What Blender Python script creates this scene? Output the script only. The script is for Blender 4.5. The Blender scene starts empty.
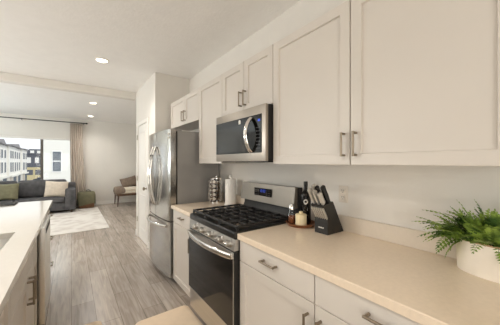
import bpy, bmesh, math, random
from math import sin, cos, pi, radians
from mathutils import Vector, Matrix
random.seed(7)
S = bpy.context.scene
COL = S.collection

# ------------------------------------------------------------------ camera, sky, sun, window daylight, added fill lamps, exposure
cd = bpy.data.cameras.new('camera'); cam = bpy.data.objects.new('camera', cd); COL.objects.link(cam)
cd.sensor_width = 36.0; cd.lens = 242.94/500*36; cd.clip_start = .02; cd.clip_end = 400
cd.shift_y = -(162.5-162.19)/500
cam.location = (0, 0, 1.386); cam.rotation_euler = (pi/2, 0, -0.6334)
S.camera = cam

W = bpy.data.worlds.new('sky'); S.world = W; W.use_nodes = True
bg = W.node_tree.nodes['Background']; bg.inputs[0].default_value = (.92, .96, 1, 1); bg.inputs[1].default_value = 1.25

def light(name, kind, loc, rot, energy, color, size=1, sizey=None):
    l = bpy.data.lights.new(name, kind); l.energy = energy; l.color = color
    if kind == 'AREA':
        l.shape = 'RECTANGLE'; l.size = size; l.size_y = sizey or size
    elif kind == 'SUN': l.angle = radians(6)
    else: l.shadow_soft_size = size
    o = bpy.data.objects.new(name, l); o.location = loc; o.rotation_euler = rot; COL.objects.link(o); return o
def aim(o, d): o.rotation_euler = Vector(d).to_track_quat('-Z', 'Y').to_euler()
sun = light('sun', 'SUN', (20, -30, 40), (0, 0, 0), 1.3, (1, .98, .95)); aim(sun, (-.62, .55, -.56))
# daylight arriving through the living room window (set above the view line, outdoors)
wl = light('window_daylight', 'AREA', (-1.3, 9.8, 2.75), (0, 0, 0), 110, (.9, .97, 1), 2.8, 1.2); aim(wl, (.05, -1, -.42))
# added fill lamps out of view: behind the camera and along the left wall
rl = light('rear_fill_light', 'AREA', (-.7, -2.5, 1.05), (0, 0, 0), 68, (1, .975, .92), 2.4, 1.9); aim(rl, (.2, 1, -.12))  # unseen lamp added to light the cabinet fronts from behind the camera
dl = light('left_fill_light', 'AREA', (-3.9, 3.9, 1.5), (0, 0, 0), 112, (.98, 1, 1), 2.6, 1.6); aim(dl, (.5, .0, 1))  # unseen lamp tilted up, added to brighten the far left ceiling
ll = light('living_fill_light', 'AREA', (-3.95, 7.2, 1.5), (0, 0, 0), 100, (.82, .94, 1), 2.4, 1.6); aim(ll, (.5, .1, 1))  # unseen lamp added to lift the living room back wall and ceiling
S.view_settings.view_transform = 'Standard'; S.view_settings.look = 'None'
S.view_settings.gamma = 1; S.view_settings.use_curve_mapping = False
S.view_settings.exposure = 0.14
S.cycles.use_denoising = True
S.cycles.max_bounces = 10; S.cycles.diffuse_bounces = 6; S.cycles.glossy_bounces = 5; S.cycles.transmission_bounces = 8
S.cycles.sample_clamp_indirect = 6; S.cycles.caustics_reflective = False; S.cycles.caustics_refractive = False

# ------------------------------------------------------------------ materials
def srgb(r, g, b):
    f = lambda c: (c/255/12.92) if c <= 10 else ((c/255+.055)/1.055)**2.4
    return (f(r), f(g), f(b), 1)
def mat(name, col, rough=.5, metal=0, var=.04, scale=8, bump=0, bscale=60, emit=None, estr=0, trans=0, spec=.5, coat=0, stretch=(1, 1, 1)):
    m = bpy.data.materials.new(name); m.use_nodes = True
    n = m.node_tree.nodes; L = m.node_tree.links; p = n['Principled BSDF']
    p.inputs['Roughness'].default_value = rough; p.inputs['Metallic'].default_value = metal
    p.inputs['Specular IOR Level'].default_value = spec
    p.inputs['Transmission Weight'].default_value = trans
    p.inputs['Coat Weight'].default_value = coat
    tc = n.new('ShaderNodeTexCoord'); mp = n.new('ShaderNodeMapping'); L.new(tc.outputs['Object'], mp.inputs[0])
    mp.inputs['Scale'].default_value = stretch
    if var:
        nz = n.new('ShaderNodeTexNoise'); nz.inputs['Scale'].default_value = scale; nz.inputs['Detail'].default_value = 4
        L.new(mp.outputs[0], nz.inputs['Vector'])
        r = n.new('ShaderNodeValToRGB'); c = col
        r.color_ramp.elements[0].position = .3; r.color_ramp.elements[1].position = .7
        r.color_ramp.elements[0].color = (c[0]*(1-var), c[1]*(1-var), c[2]*(1-var), 1)
        r.color_ramp.elements[1].color = (min(1, c[0]*(1+var)), min(1, c[1]*(1+var)), min(1, c[2]*(1+var)), 1)
        L.new(nz.outputs[0], r.inputs[0]); L.new(r.outputs[0], p.inputs['Base Color'])
    else: p.inputs['Base Color'].default_value = col
    if bump:
        nb = n.new('ShaderNodeTexNoise'); nb.inputs['Scale'].default_value = bscale; nb.inputs['Detail'].default_value = 5
        L.new(mp.outputs[0], nb.inputs['Vector'])
        b = n.new('ShaderNodeBump'); b.inputs['Strength'].default_value = bump; b.inputs['Distance'].default_value = .004
        L.new(nb.outputs[0], b.inputs['Height']); L.new(b.outputs[0], p.inputs['Normal'])
    if emit:
        p.inputs['Emission Color'].default_value = emit; p.inputs['Emission Strength'].default_value = estr
    return m
M = {}
M['wall'] = mat('wall_paint', srgb(228, 224, 217), .75, bump=.12, bscale=120, var=.01)
M['ceiling'] = mat('ceiling_texture', srgb(245, 243, 240), .6, bump=.5, bscale=38, var=.015)
M['trim'] = mat('trim_white', srgb(238, 235, 229), .35, var=.01)
M['cab'] = mat('cabinet_paint', srgb(216, 209, 200), .38, var=.012, scale=3)
M['quartz'] = mat('quartz_beige', srgb(234, 216, 193), .2, var=.03, scale=60)
M['quartz_w'] = mat('quartz_white', srgb(222, 217, 208), .12, var=.015, scale=40)
M['splash'] = mat('quartz_splash', srgb(220, 209, 194), .3, var=.02, scale=60)
M['steel'] = mat('stainless_steel', srgb(196, 193, 188), .28, 1, var=.05, scale=2, stretch=(1, 1, 60), bump=.02, bscale=40)
M['fridge_steel'] = mat('fridge_stainless', srgb(190, 187, 182), .17, 1, var=.05, scale=2, stretch=(1, 1, 60))
M['bright_steel'] = mat('bright_stainless', srgb(222, 220, 216), .32, 1, var=.03, scale=2)
M['handle_steel'] = mat('knife_steel', srgb(224, 220, 212), .4, .7, var=.02)
M['guard_steel'] = mat('brushed_guard_steel', srgb(138, 130, 120), .4, 1, var=.05, scale=4)
M['steel_dark'] = mat('stainless_band', srgb(176, 168, 158), .36, 1, var=.05, scale=4)
M['chrome'] = mat('chrome', srgb(225, 222, 217), .14, 1, var=0)
M['nickel'] = mat('brushed_nickel', srgb(150, 138, 122), .32, 1, var=.04, scale=30)
M['fridge_side'] = mat('fridge_side_grey', srgb(156, 154, 151), .4, .3, var=.03, bump=.06, bscale=200)
M['black_gloss'] = mat('black_glass', srgb(12, 11, 10), .08, 0, var=0, spec=.35)
M['black'] = mat('black_enamel', srgb(24, 23, 22), .3, var=.05)
M['iron'] = mat('cast_iron', srgb(34, 32, 31), .5, var=.1, scale=40, bump=.1, bscale=200)
M['rubber'] = mat('dark_rubber', srgb(30, 29, 28), .7, var=.05)
M['mwglass'] = mat('microwave_glass', srgb(34, 31, 28), .12, 0, var=0, spec=.5)
M['display'] = mat('display_digits', srgb(40, 60, 160), .3, var=0, emit=srgb(70, 110, 255), estr=.5)
M['button'] = mat('button_print', srgb(74, 74, 76), .5, var=0)
M['white_print'] = mat('white_print', srgb(226, 222, 214), .5, var=0)
M['lamp'] = mat('lamp_lens', srgb(255, 250, 240), .4, var=0, emit=srgb(255, 240, 214), estr=9)
M['paper'] = mat('paper_towel', srgb(240, 236, 230), .9, var=.02, bump=.3, bscale=150)
M['plate'] = mat('outlet_plastic', srgb(222, 213, 200), .4, var=0)
M['block'] = mat('block_black_wood', srgb(32, 30, 27), .5, var=.1, scale=10)
M['walnut'] = mat('tray_wood', srgb(134, 84, 50), .45, var=.2, scale=12, stretch=(1, 8, 1))
M['bottle'] = mat('dark_bottle_glass', srgb(22, 20, 18), .12, var=0, spec=.4)
M['crock'] = mat('cream_stoneware', srgb(230, 214, 176), .35, var=.03)
M['spice'] = mat('chilli_flakes', srgb(150, 84, 44), .8, var=.35, scale=120)
M['glass'] = mat('clear_glass', srgb(245, 245, 240), .03, var=0, trans=1)
def thin_glass():
    m = bpy.data.materials.new('window_glass'); m.use_nodes = True; n = m.node_tree.nodes; L = m.node_tree.links
    n.remove(n['Principled BSDF']); out = n['Material Output']
    t = n.new('ShaderNodeBsdfTransparent'); t.inputs[0].default_value = (.95, .96, .96, 1); g = n.new('ShaderNodeBsdfGlossy'); g.inputs['Roughness'].default_value = .02
    f = n.new('ShaderNodeFresnel'); f.inputs[0].default_value = 1.25; x = n.new('ShaderNodeMixShader')
    L.new(f.outputs[0], x.inputs[0]); L.new(t.outputs[0], x.inputs[1]); L.new(g.outputs[0], x.inputs[2]); L.new(x.outputs[0], out.inputs[0])
    return m
M['window_glass'] = thin_glass()
M['herb'] = mat('spice_jar_fill', srgb(120, 92, 62), .5, var=.4, scale=20)
M['pot'] = mat('whitewashed_metal', srgb(244, 236, 224), .55, var=.04, scale=14, bump=.1, bscale=30)
M['pot_rim'] = mat('raw_rim', srgb(196, 160, 124), .6, var=.1)
M['soil'] = mat('soil', srgb(50, 38, 28), .95, var=.3, scale=60)
M['sofa'] = mat('charcoal_velvet', srgb(88, 87, 89), .85, var=.3, scale=9, bump=.2, bscale=60)
M['linen'] = mat('cream_linen', srgb(216, 204, 188), .9, var=.08, scale=20, bump=.2, bscale=120)
M['olive'] = mat('olive_fabric', srgb(122, 119, 94), .9, var=.14, scale=14, bump=.2, bscale=90)
M['taupe'] = mat('taupe_knit', srgb(128, 112, 98), .95, var=.2, scale=20, bump=.3, bscale=70)
M['cream'] = mat('cream_cushion', srgb(226, 217, 200), .9, var=.04)
M['darkwood'] = mat('dark_wood', srgb(92, 70, 54), .5, var=.15, stretch=(1, 6, 1))
M['wicker'] = mat('brown_wicker', srgb(128, 92, 66), .8, var=.3, scale=40, bump=.4, bscale=60)
M['curtain'] = mat('taupe_curtain', srgb(196, 183, 171), .9, var=.05, scale=12, bump=.1, bscale=150)
M['mat'] = mat('cream_floor_mat', srgb(236, 214, 186), .7, var=.03, scale=20, bump=.15, bscale=120)
M['frame_dark'] = mat('bronze_frame', srgb(98, 92, 86), .4, var=.04)
M['siding'] = mat('cream_siding', srgb(228, 224, 214), .8, var=.02)
M['siding_grey'] = mat('slate_siding', srgb(96, 98, 106), .8, var=.06)
M['siding_yellow'] = mat('straw_siding', srgb(206, 192, 150), .8, var=.04)
M['stucco'] = mat('pale_stucco', srgb(232, 228, 220), .85, var=.03, scale=1)
M['roof'] = mat('grey_shingles', srgb(134, 130, 130), .9, var=.15, scale=6)
M['pane'] = mat('dark_pane', srgb(104, 110, 116), .6, var=.1, scale=1, spec=.1)
M['garage'] = mat('garage_door', srgb(196, 184, 168), .7, var=.03)
M['asphalt'] = mat('pale_concrete_street', srgb(196, 198, 202), .9, var=.05, scale=.6)
M['carblue'] = mat('blue_car_paint', srgb(38, 84, 128), .25, .2, var=.03, coat=.6)
M['cargrey'] = mat('dark_car_paint', srgb(70, 76, 86), .25, .3, var=.03, coat=.6)
M['carpane'] = mat('car_glass', srgb(40, 48, 56), .08, var=0)

def leaf_mat(name, c1, c2):
    m = mat(name, c1, .5, var=0); n = m.node_tree.nodes; L = m.node_tree.links; p = n['Principled BSDF']
    tc = n.new('ShaderNodeTexCoord'); nz = n.new('ShaderNodeTexNoise'); nz.inputs['Scale'].default_value = 22
    r = n.new('ShaderNodeValToRGB'); r.color_ramp.elements[0].color = c1; r.color_ramp.elements[1].color = c2
    r.color_ramp.elements[0].position = .35; r.color_ramp.elements[1].position = .65
    L.new(tc.outputs['Object'], nz.inputs['Vector']); L.new(nz.outputs[0], r.inputs[0]); L.new(r.outputs[0], p.inputs['Base Color'])
    return m
M['leaf'] = leaf_mat('fern_leaf', srgb(66, 98, 38), srgb(158, 184, 80))

def floor_mat():
    m = bpy.data.materials.new('plank_floor'); m.use_nodes = True
    n = m.node_tree.nodes; L = m.node_tree.links; p = n['Principled BSDF']
    tc = n.new('ShaderNodeTexCoord')
    mp = n.new('ShaderNodeMapping'); mp.inputs['Rotation'].default_value = (0, 0, pi/2); L.new(tc.outputs['Object'], mp.inputs[0])
    bt = n.new('ShaderNodeTexBrick'); bt.offset = .37; bt.inputs['Scale'].default_value = 1
    bt.inputs['Brick Width'].default_value = 1.22; bt.inputs['Row Height'].default_value = .18
    bt.inputs['Mortar Size'].default_value = .0022; bt.inputs['Mortar Smooth'].default_value = .2; bt.inputs['Bias'].default_value = 0
    bt.inputs['Color1'].default_value = srgb(172, 160, 149); bt.inputs['Color2'].default_value = srgb(200, 189, 178); bt.inputs['Mortar'].default_value = srgb(118, 106, 95)
    L.new(mp.outputs[0], bt.inputs['Vector'])
    mg = n.new('ShaderNodeMapping'); mg.inputs['Scale'].default_value = (16, 1.3, 1); L.new(tc.outputs['Object'], mg.inputs[0])
    nz = n.new('ShaderNodeTexNoise'); nz.inputs['Scale'].default_value = 2.2; nz.inputs['Detail'].default_value = 7; nz.inputs['Distortion'].default_value = .8
    L.new(mg.outputs[0], nz.inputs['Vector'])
    rp = n.new('ShaderNodeValToRGB'); rp.color_ramp.elements[0].position = .3; rp.color_ramp.elements[1].position = .68
    rp.color_ramp.elements[0].color = (.62, .6, .58, 1); rp.color_ramp.elements[1].color = (1.08, 1.07, 1.06, 1)
    L.new(nz.outputs[0], rp.inputs[0])
    mx = n.new('ShaderNodeMix'); mx.data_type = 'RGBA'; mx.blend_type = 'MULTIPLY'; mx.inputs[0].default_value = 1
    L.new(bt.outputs[0], mx.inputs[6]); L.new(rp.outputs[0], mx.inputs[7]); L.new(mx.outputs[2], p.inputs['Base Color'])
    p.inputs['Roughness'].default_value = .24; p.inputs['Specular IOR Level'].default_value = .75
    b = n.new('ShaderNodeBump'); b.inputs['Strength'].default_value = .12; b.inputs['Distance'].default_value = .003
    L.new(nz.outputs[0], b.inputs['Height']); L.new(b.outputs[0], p.inputs['Normal'])
    return m
M['floor'] = floor_mat()
def rug_mat():
    m = mat('faded_rug', srgb(222, 214, 203), .95, var=0, bump=.3, bscale=200); n = m.node_tree.nodes; L = m.node_tree.links; p = n['Principled BSDF']
    tc = n.new('ShaderNodeTexCoord'); v = n.new('ShaderNodeTexVoronoi'); v.inputs['Scale'].default_value = 4.5
    z = n.new('ShaderNodeTexNoise'); z.inputs['Scale'].default_value = 5; z.inputs['Detail'].default_value = 8
    ad = n.new('ShaderNodeMath'); ad.operation = 'MULTIPLY'
    r = n.new('ShaderNodeValToRGB'); r.color_ramp.elements[0].position = .08; r.color_ramp.elements[1].position = .3
    r.color_ramp.elements[0].color = srgb(208, 200, 192); r.color_ramp.elements[1].color = srgb(232, 227, 220)
    L.new(tc.outputs['Object'], v.inputs['Vector']); L.new(tc.outputs['Object'], z.inputs['Vector'])
    L.new(v.outputs[0], ad.inputs[0]); L.new(z.outputs[0], ad.inputs[1]); L.new(ad.outputs[0], r.inputs[0]); L.new(r.outputs[0], p.inputs['Base Color'])
    return m
M['rug'] = rug_mat()

# ------------------------------------------------------------------ mesh helpers
class MB:
    def __init__(s): s.bm = bmesh.new()
    def box(s, x0, x1, y0, y1, z0, z1, bev=0, seg=1):
        r = bmesh.ops.create_cube(s.bm, size=1); vs = r['verts']
        for v in vs: v.co = Vector((x0+(v.co.x+.5)*(x1-x0), y0+(v.co.y+.5)*(y1-y0), z0+(v.co.z+.5)*(z1-z0)))
        if bev:
            es = list({e for v in vs for e in v.link_edges})
            bmesh.ops.bevel(s.bm, geom=es, offset=bev, segments=seg, affect='EDGES', profile=.5)
        return s
    def cyl(s, p0, p1, r, r2=None, seg=16):
        return s.tube([p0, p1], [r, r if r2 is None else r2], seg)
    def tube(s, pts, r, seg=10, sx=1, sy=1, up=(0, 0, 1)):
        pts = [Vector(p) for p in pts]; n = len(pts)
        rs = r if isinstance(r, (list, tuple)) else [r]*n
        rings = []
        for i, p in enumerate(pts):
            d = (pts[min(i+1, n-1)]-pts[max(i-1, 0)]).normalized()
            u = Vector(up)
            if abs(d.dot(u)) > .98: u = Vector((1, 0, 0))
            a = d.cross(u).normalized(); b = a.cross(d).normalized()
            rings.append([s.bm.verts.new(p+a*cos(2*pi*k/seg)*rs[i]*sx+b*sin(2*pi*k/seg)*rs[i]*sy) for k in range(seg)])
        for i in range(n-1):
            for k in range(seg):
                s.bm.faces.new((rings[i][k], rings[i][(k+1) % seg], rings[i+1][(k+1) % seg], rings[i+1][k]))
        s.bm.faces.new(rings[0][::-1]); s.bm.faces.new(rings[-1]); return s
    def lathe(s, prof, c=(0, 0, 0), seg=28, ex=1, ey=1):
        rings = []
        for r, z in prof:
            if r < 1e-6: rings.append([s.bm.verts.new((c[0], c[1], c[2]+z))])
            else: rings.append([s.bm.verts.new((c[0]+r*ex*cos(2*pi*k/seg), c[1]+r*ey*sin(2*pi*k/seg), c[2]+z)) for k in range(seg)])
        for a, b in zip(rings, rings[1:]):
            for k in range(seg):
                k2 = (k+1) % seg
                if len(a) == 1 and len(b) == 1: continue
                if len(a) == 1: s.bm.faces.new((a[0], b[k2], b[k]))
                elif len(b) == 1: s.bm.faces.new((a[k], a[k2], b[0]))
                else: s.bm.faces.new((a[k], a[k2], b[k2], b[k]))
        return s
    def prism(s, poly, axis, a0, a1):
        f = {'x': lambda p, a: (a, p[0], p[1]), 'y': lambda p, a: (p[0], a, p[1]), 'z': lambda p, a: (p[0], p[1], a)}[axis]
        A = [s.bm.verts.new(f(p, a0)) for p in poly]; B = [s.bm.verts.new(f(p, a1)) for p in poly]; n = len(poly)
        for k in range(n): s.bm.faces.new((A[k], A[(k+1) % n], B[(k+1) % n], B[k]))
        s.bm.faces.new(A[::-1]); s.bm.faces.new(B); return s
    def loft(s, loops, cap=True):
        R = [[s.bm.verts.new(p) for p in l] for l in loops]; n = len(R[0])
        for a, b in zip(R, R[1:]):
            for k in range(n): s.bm.faces.new((a[k], a[(k+1) % n], b[(k+1) % n], b[k]))
        if cap: s.bm.faces.new(R[0][::-1]); s.bm.faces.new(R[-1])
        return s
    def build(s, name, m, parent=None, smooth=False, local=False, subd=0, base=None):
        bmesh.ops.recalc_face_normals(s.bm, faces=s.bm.faces)
        me = bpy.data.meshes.new(name); vs = [v.co for v in s.bm.verts]
        o = bpy.data.objects.new(name, me); COL.objects.link(o)
        if parent:
            o.parent = parent
            if not local:
                r = parent
                while r.parent: r = r.parent
                bmesh.ops.translate(s.bm, verts=s.bm.verts, vec=-r.location)
        elif not local:
            b = Vector(base) if base else Vector(((min(v.x for v in vs)+max(v.x for v in vs))/2, (min(v.y for v in vs)+max(v.y for v in vs))/2, min(v.z for v in vs)))
            bmesh.ops.translate(s.bm, verts=s.bm.verts, vec=-b); o.location = b
        s.bm.to_mesh(me); s.bm.free(); me.materials.append(M[m] if isinstance(m, str) else m)
        if smooth:
            for p in me.polygons: p.use_smooth = True
            try: me.set_sharp_from_angle(angle=radians(38))
            except Exception: pass
        if subd:
            md = o.modifiers.new('smooth', 'SUBSURF'); md.levels = subd; md.render_levels = subd
        return o
def tag(o, label, cat, group=None, kind=None):
    o['label'] = label; o['category'] = cat
    if group: o['group'] = group
    if kind: o['kind'] = kind
    return o
def thing(name, label, cat, loc, group=None, rz=0):
    o = bpy.data.objects.new(name, None); COL.objects.link(o); o.location = loc; o.rotation_euler = (0, 0, rz)
    o.empty_display_size = .1
    return tag(o, label, cat, group)
def struct(o): o['kind'] = 'structure'; return o
def copy_tree(o, parent=None):
    c = o.copy(); COL.objects.link(c); c.parent = parent
    for ch in list(o.children): copy_tree(ch, c)
    return c

def shaker(y0, y1, z0, z1, xf, s=-1, t=.02, rail=.058, rec=.012):
    """five piece door whose face looks along s on the x axis"""
    b = MB(); bv = .0015
    def ring(dy, dz, x): return [(x, y0+dy, z0+dz), (x, y1-dy, z0+dz), (x, y1-dy, z1-dz), (x, y0+dy, z1-dz)]
    b.loft([ring(0, 0, xf-s*t), ring(0, 0, xf-s*bv), ring(bv, bv, xf), ring(rail, rail, xf), ring(rail+.003, rail+.003, xf-s*rec)])
    return b
def slab(y0, y1, z0, z1, xf, s=-1, t=.02):
    return MB().box(min(xf, xf-s*t), max(xf, xf-s*t), y0, y1, z0, z1, .0015)
def pull(y, z, xf, vertical, parent, s=-1, L=.135, so=.032):
    b = MB(); d = L/2; e = d-.007
    P = (lambda o, x: (x, y, z+o)) if vertical else (lambda o, x: (x, y+o, z))
    b.cyl(P(-d, xf+s*so), P(d, xf+s*so), .0062, seg=10)
    for q in (-e, e): b.cyl(P(q, xf+s*.0003), P(q, xf+s*(so)), .0068, seg=10)
    return b.build('handle', 'nickel', parent, True)

# ------------------------------------------------------------------ room shell
XW = 1.53; CH = 2.724; YB = 9.3; XL = -4.1; YR = -2.6; XR = 3.2; PY0 = 3.735; PY1 = 5.05; PX = 1.0
struct(MB().box(XL-.1, XR+.1, YR-.1, YB+.1, -.12, 0).build('floor', 'floor', base=(0, 0, 0)))
struct(MB().box(XL-.1, XR+.1, YR-.1, YB+.1, CH, CH+.15).build('ceiling', 'ceiling', base=(0, 0, CH)))
struct(MB().box(XW, XW+.12, YR, PY0, 0, CH).build('wall_right', 'wall'))
struct(MB().box(XL-.1, XL, YR, YB, 0, CH).build('wall_left', 'wall'))
struct(MB().box(XL, XW+.12, YR-.1, YR, 0, CH).build('wall_rear', 'wall'))
struct(MB().box(XR, XR+.1, PY1-.1, YB, 0, CH).build('wall_living_right', 'wall'))
DY0, DY1, DZ = 4.17, 4.87, 2.045
w = MB(); w.box(PX, XW+.12, PY0, PY0+.1, 0, CH)
w.box(PX, PX+.11, PY0+.1, DY0-.004, 0, CH); w.box(PX, PX+.11, DY1+.004, PY1, 0, CH); w.box(PX, PX+.11, DY0-.004, DY1+.004, DZ+.004, CH)
w.box(PX+.11, XR, PY1-.1, PY1, 0, CH)
struct(w.build('wall_pantry', 'wall'))
WX0, WX1, WZ0, WZ1 = -2.9, .08, .62, 2.115
w = MB(); w.box(XL, WX0, YB, YB+.15, 0, CH); w.box(WX1, XR, YB, YB+.15, 0, CH); w.box(WX0, WX1, YB, YB+.15, 0, WZ0); w.box(WX0, WX1, YB, YB+.15, WZ1, CH)
struct(w.build('wall_back', 'wall'))
struct(MB().box(XL, PX-.002, PY1+.02, PY1+.17, 2.598, CH-.001, .004).build('trim_1', 'wall'))     # dropped header between kitchen and living room
struct(MB().box(WX1+.01, XR, YB-.014, YB-.001, .001, .11, .003).build('baseboard_back', 'trim'))
b = MB(); b.box(PX-.013, PX-.001, PY0+.02, DY0-.07, .001, .11, .003); b.box(PX-.013, PX-.001, DY1+.065, PY1, .001, .11, .003)
struct(b.build('baseboard_pantry', 'trim'))
# pantry door
b = MB(); cw = .062
b.box(PX-.016, PX-.0005, DY0-cw, DY0-.002, .001, DZ+cw, .003); b.box(PX-.016, PX-.0005, DY1+.002, DY1+cw, .001, DZ+cw, .003); b.box(PX-.016, PX-.0005, DY0-.002, DY1+.002, DZ+.002, DZ+cw, .003)
struct(b.build('trim_2', 'trim'))
d = MB(); xf = PX+.004; T = .036
def ring(y0, y1, z0, z1, x): return [(x, y0, z0), (x, y1, z0), (x, y1, z1), (x, y0, z1)]
d.box(xf, xf+T, DY0, DY1, .008, DZ)
dp = struct(d.build('door_1', 'trim'))
for z0, z1 in ((.2, .82), (1.0, 1.93)):
    q = MB(); y0, y1 = DY0+.12, DY1-.12
    q.loft([ring(y0, y1, z0, z1, xf-.0005), ring(y0+.006, y1-.006, z0+.006, z1-.006, xf-.011), ring(y0+.02, y1-.02, z0+.02, z1-.02, xf-.011), ring(y0+.035, y1-.035, z0+.035, z1-.035, xf-.003), ring(y0+.06, y1-.06, z0+.06, z1-.06, xf-.007)])
    q.build('panel_moulding', 'trim', dp)
q = MB(); q.lathe([(0, 0), (.026, 0), (.026, .006), (.01, .012), (.01, .03), (.026, .042), (.029, .055), (.022, .066), (0, .068)], seg=20)
bmesh.ops.rotate(q.bm, verts=q.bm.verts, cent=(0, 0, 0), matrix=Matrix.Rotation(-pi/2, 3, 'Y')); bmesh.ops.translate(q.bm, verts=q.bm.verts, vec=(xf, DY0+.065, .95))
q.build('door_knob', 'nickel', dp, True)
for z in (.34, 1.09, 1.84):
    MB().box(PX-.024, PX-.0162, DY1-.012, DY1+.014, z-.045, z+.045, .002).build('hinge', 'nickel', dp)
# living room window
f = MB(); fy0, fy1 = YB+.05, YB+.11; fw = .045
f.box(WX0, WX1, fy0, fy1, WZ0, WZ0+fw); f.box(WX0, WX1, fy0, fy1, WZ1-fw, WZ1); f.box(WX0, WX0+fw, fy0, fy1, WZ0+fw, WZ1-fw); f.box(WX1-fw, WX1, fy0, fy1, WZ0+fw, WZ1-fw)
wn = struct(f.build('window_1', 'trim'))
MB().box(-.735, -.672, fy0-.012, fy1, WZ0+fw, WZ1-fw, .003).build('mullion', 'frame_dark', wn)
MB().box(WX0-.03, WX1+.03, YB-.03, YB+.045, WZ0-.03, WZ0-.001, .004).build('window_sill', 'trim', wn)
MB().box(WX0+.01, WX1-.01, YB+.006, YB+.045, WZ1-.062, WZ1-.002, .004).build('blind_cassette', 'trim', wn)
for x0, x1 in ((WX0+fw, -.735), (-.672, WX1-fw)): MB().box(x0, x1, fy0+.026, fy0+.032, WZ0+fw, WZ1-fw).build('pane', 'window_glass', wn)

# ------------------------------------------------------------------ lower cabinets, worktops
XC = .882; ZT = .914
def base_cabinet(y0, y1, label, hinge_hi, xf=.902, s=-1, xback=1.527, name='base_cabinet', knob_y=None):
    t = thing(name, label, 'cabinet', ((xf+xback)/2, (y0+y1)/2, 0), 'white base cabinets along the kitchen wall')
    b = MB(); b.box(xf+.0205, xback, y0+.0008, y1-.0008, .1, .8755); b.box(xf+.075, xback, y0+.0008, y1-.0008, .0005, .1)
    b.build('body', 'cab', t)
    dr = slab(y0+.002, y1-.002, .734, .868, xf).build('drawer', 'cab', t); pull((y0+y1)/2, .815, xf, False, dr, L=.12 if y1-y0 > .55 else .1)
    dd = shaker(y0+.002, y1-.002, .104, .729, xf).build('door', 'cab', t)
    pull(y0+.036 if hinge_hi else y1-.036, .61, xf, True, dd)
    return t
base_cabinet(2.114, 2.655, 'narrow white base cabinet between the fridge and the gas range', True)
base_cabinet(.728, 1.345, 'white base cabinet directly beside the gas range, near the knife block', True)
base_cabinet(.112, .726, 'white base cabinet under the potted fern end of the worktop', False)
c = MB(); c.box(XC, 1.5275, 2.1135, 2.668, .876, ZT, .003); tag(c.build('countertop', 'quartz'), 'short beige quartz worktop between the fridge and range', 'countertop', 'beige quartz worktops')
c = MB(); c.box(XC, 1.5275, -.35, 1.3455, .876, ZT, .003); tag(c.build('countertop', 'quartz'), 'long beige quartz worktop carrying the knife block and fern', 'countertop', 'beige quartz worktops')
tag(MB().box(1.51, 1.5285, -.35, 1.3455, ZT+.0003, ZT+.102, .002).build('backsplash', 'splash'), 'low quartz backsplash strip behind the knife block and fern', 'backsplash', 'low quartz backsplashes')
tag(MB().box(1.51, 1.5285, 2.1135, 2.668, ZT+.0003, ZT+.102, .002).build('backsplash', 'splash'), 'low quartz backsplash strip behind the spice rack', 'backsplash', 'low quartz backsplashes')

# ------------------------------------------------------------------ wall cabinets
XU = 1.204; ZU = 2.263; ZL = 1.372
def wall_cabinet(y0, y1, z0, doors, label, handles):
    t = thing('wall_cabinet', label, 'cabinet', ((XU+1.527)/2, (y0+y1)/2, z0), 'white wall cabinets')
    MB().box(XU+.0205, 1.5285, y0+.0006, y1-.0006, z0+.001, ZU-.001).build('body', 'cab', t)
    for (a, b), h in zip(doors, handles):
        dd = shaker(a+.0024, b-.0024, z0, ZU, XU).build('door', 'cab', t)
        if h is not None: pull(h, z0+.11, XU, True, dd, L=.13)
wall_cabinet(2.6535, 3.658, 1.886, ((2.654, 3.104), (3.106, 3.657)), 'two-door white wall cabinet over the fridge', (3.068, 3.142))
wall_cabinet(2.1095, 2.6525, ZL, ((2.11, 2.652),), 'single-door white wall cabinet between fridge and microwave', (2.145,))
wall_cabinet(1.3545, 2.1085, 1.826, ((1.355, 1.731), (1.732, 2.108)), 'short two-door white wall cabinet directly above the microwave', (1.70, 1.765))
wall_cabinet(.7335, 1.3535, ZL, ((.734, 1.353),), 'large white wall cabinet door beside the microwave', (.767,))
wall_cabinet(.1105, .7325, ZL, ((.111, .732),), 'large white wall cabinet above the potted fern, nearest the camera', (.698,))

# ------------------------------------------------------------------ refrigerator
FY0, FY1, FX = 2.712, 3.622, .885
t = thing('refrigerator', 'stainless french-door refrigerator with dark grey sides', 'refrigerator', (1.22, 3.167, 0))
MB().box(.972, 1.505, FY0+.006, FY1-.006, .03, 1.745, .004).build('body', 'fridge_side', t)
MB().box(.955, .972, FY0+.012, FY1-.012, .09, 1.74).build('gasket', 'rubber', t)
for y in (FY0+.05, FY1-.05):
    for x in (1.02, 1.45): MB().cyl((x, y, .0005), (x, y, .0298), .02, seg=12).build('foot', 'rubber', t)
MB().box(.99, 1.0, FY0+.03, FY1-.03, .012, .085).build('kick_grille', 'rubber', t)
for y in (FY0+.05, FY1-.05): MB().box(.93, 1.03, y-.03, y+.03, 1.7455, 1.765, .005).build('hinge_cover', 'fridge_side', t)
YM = (FY0+FY1)/2
def bow(y): return FX-.035*(1-((y-YM)/(FY1-YM))**2)
def door_body(y0, y1, z0, z1):
    n = 14; ys = [y0+(y1-y0)*i/n for i in range(n+1)]
    poly = [(.954, y0), (.954, y1)] + [(bow(y)+(.006 if i in (0, n) else 0), y) for i, y in reversed(list(enumerate(ys)))]
    b = MB(); b.prism(poly, 'z', z0, z1); return b
ZS = .717
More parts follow.
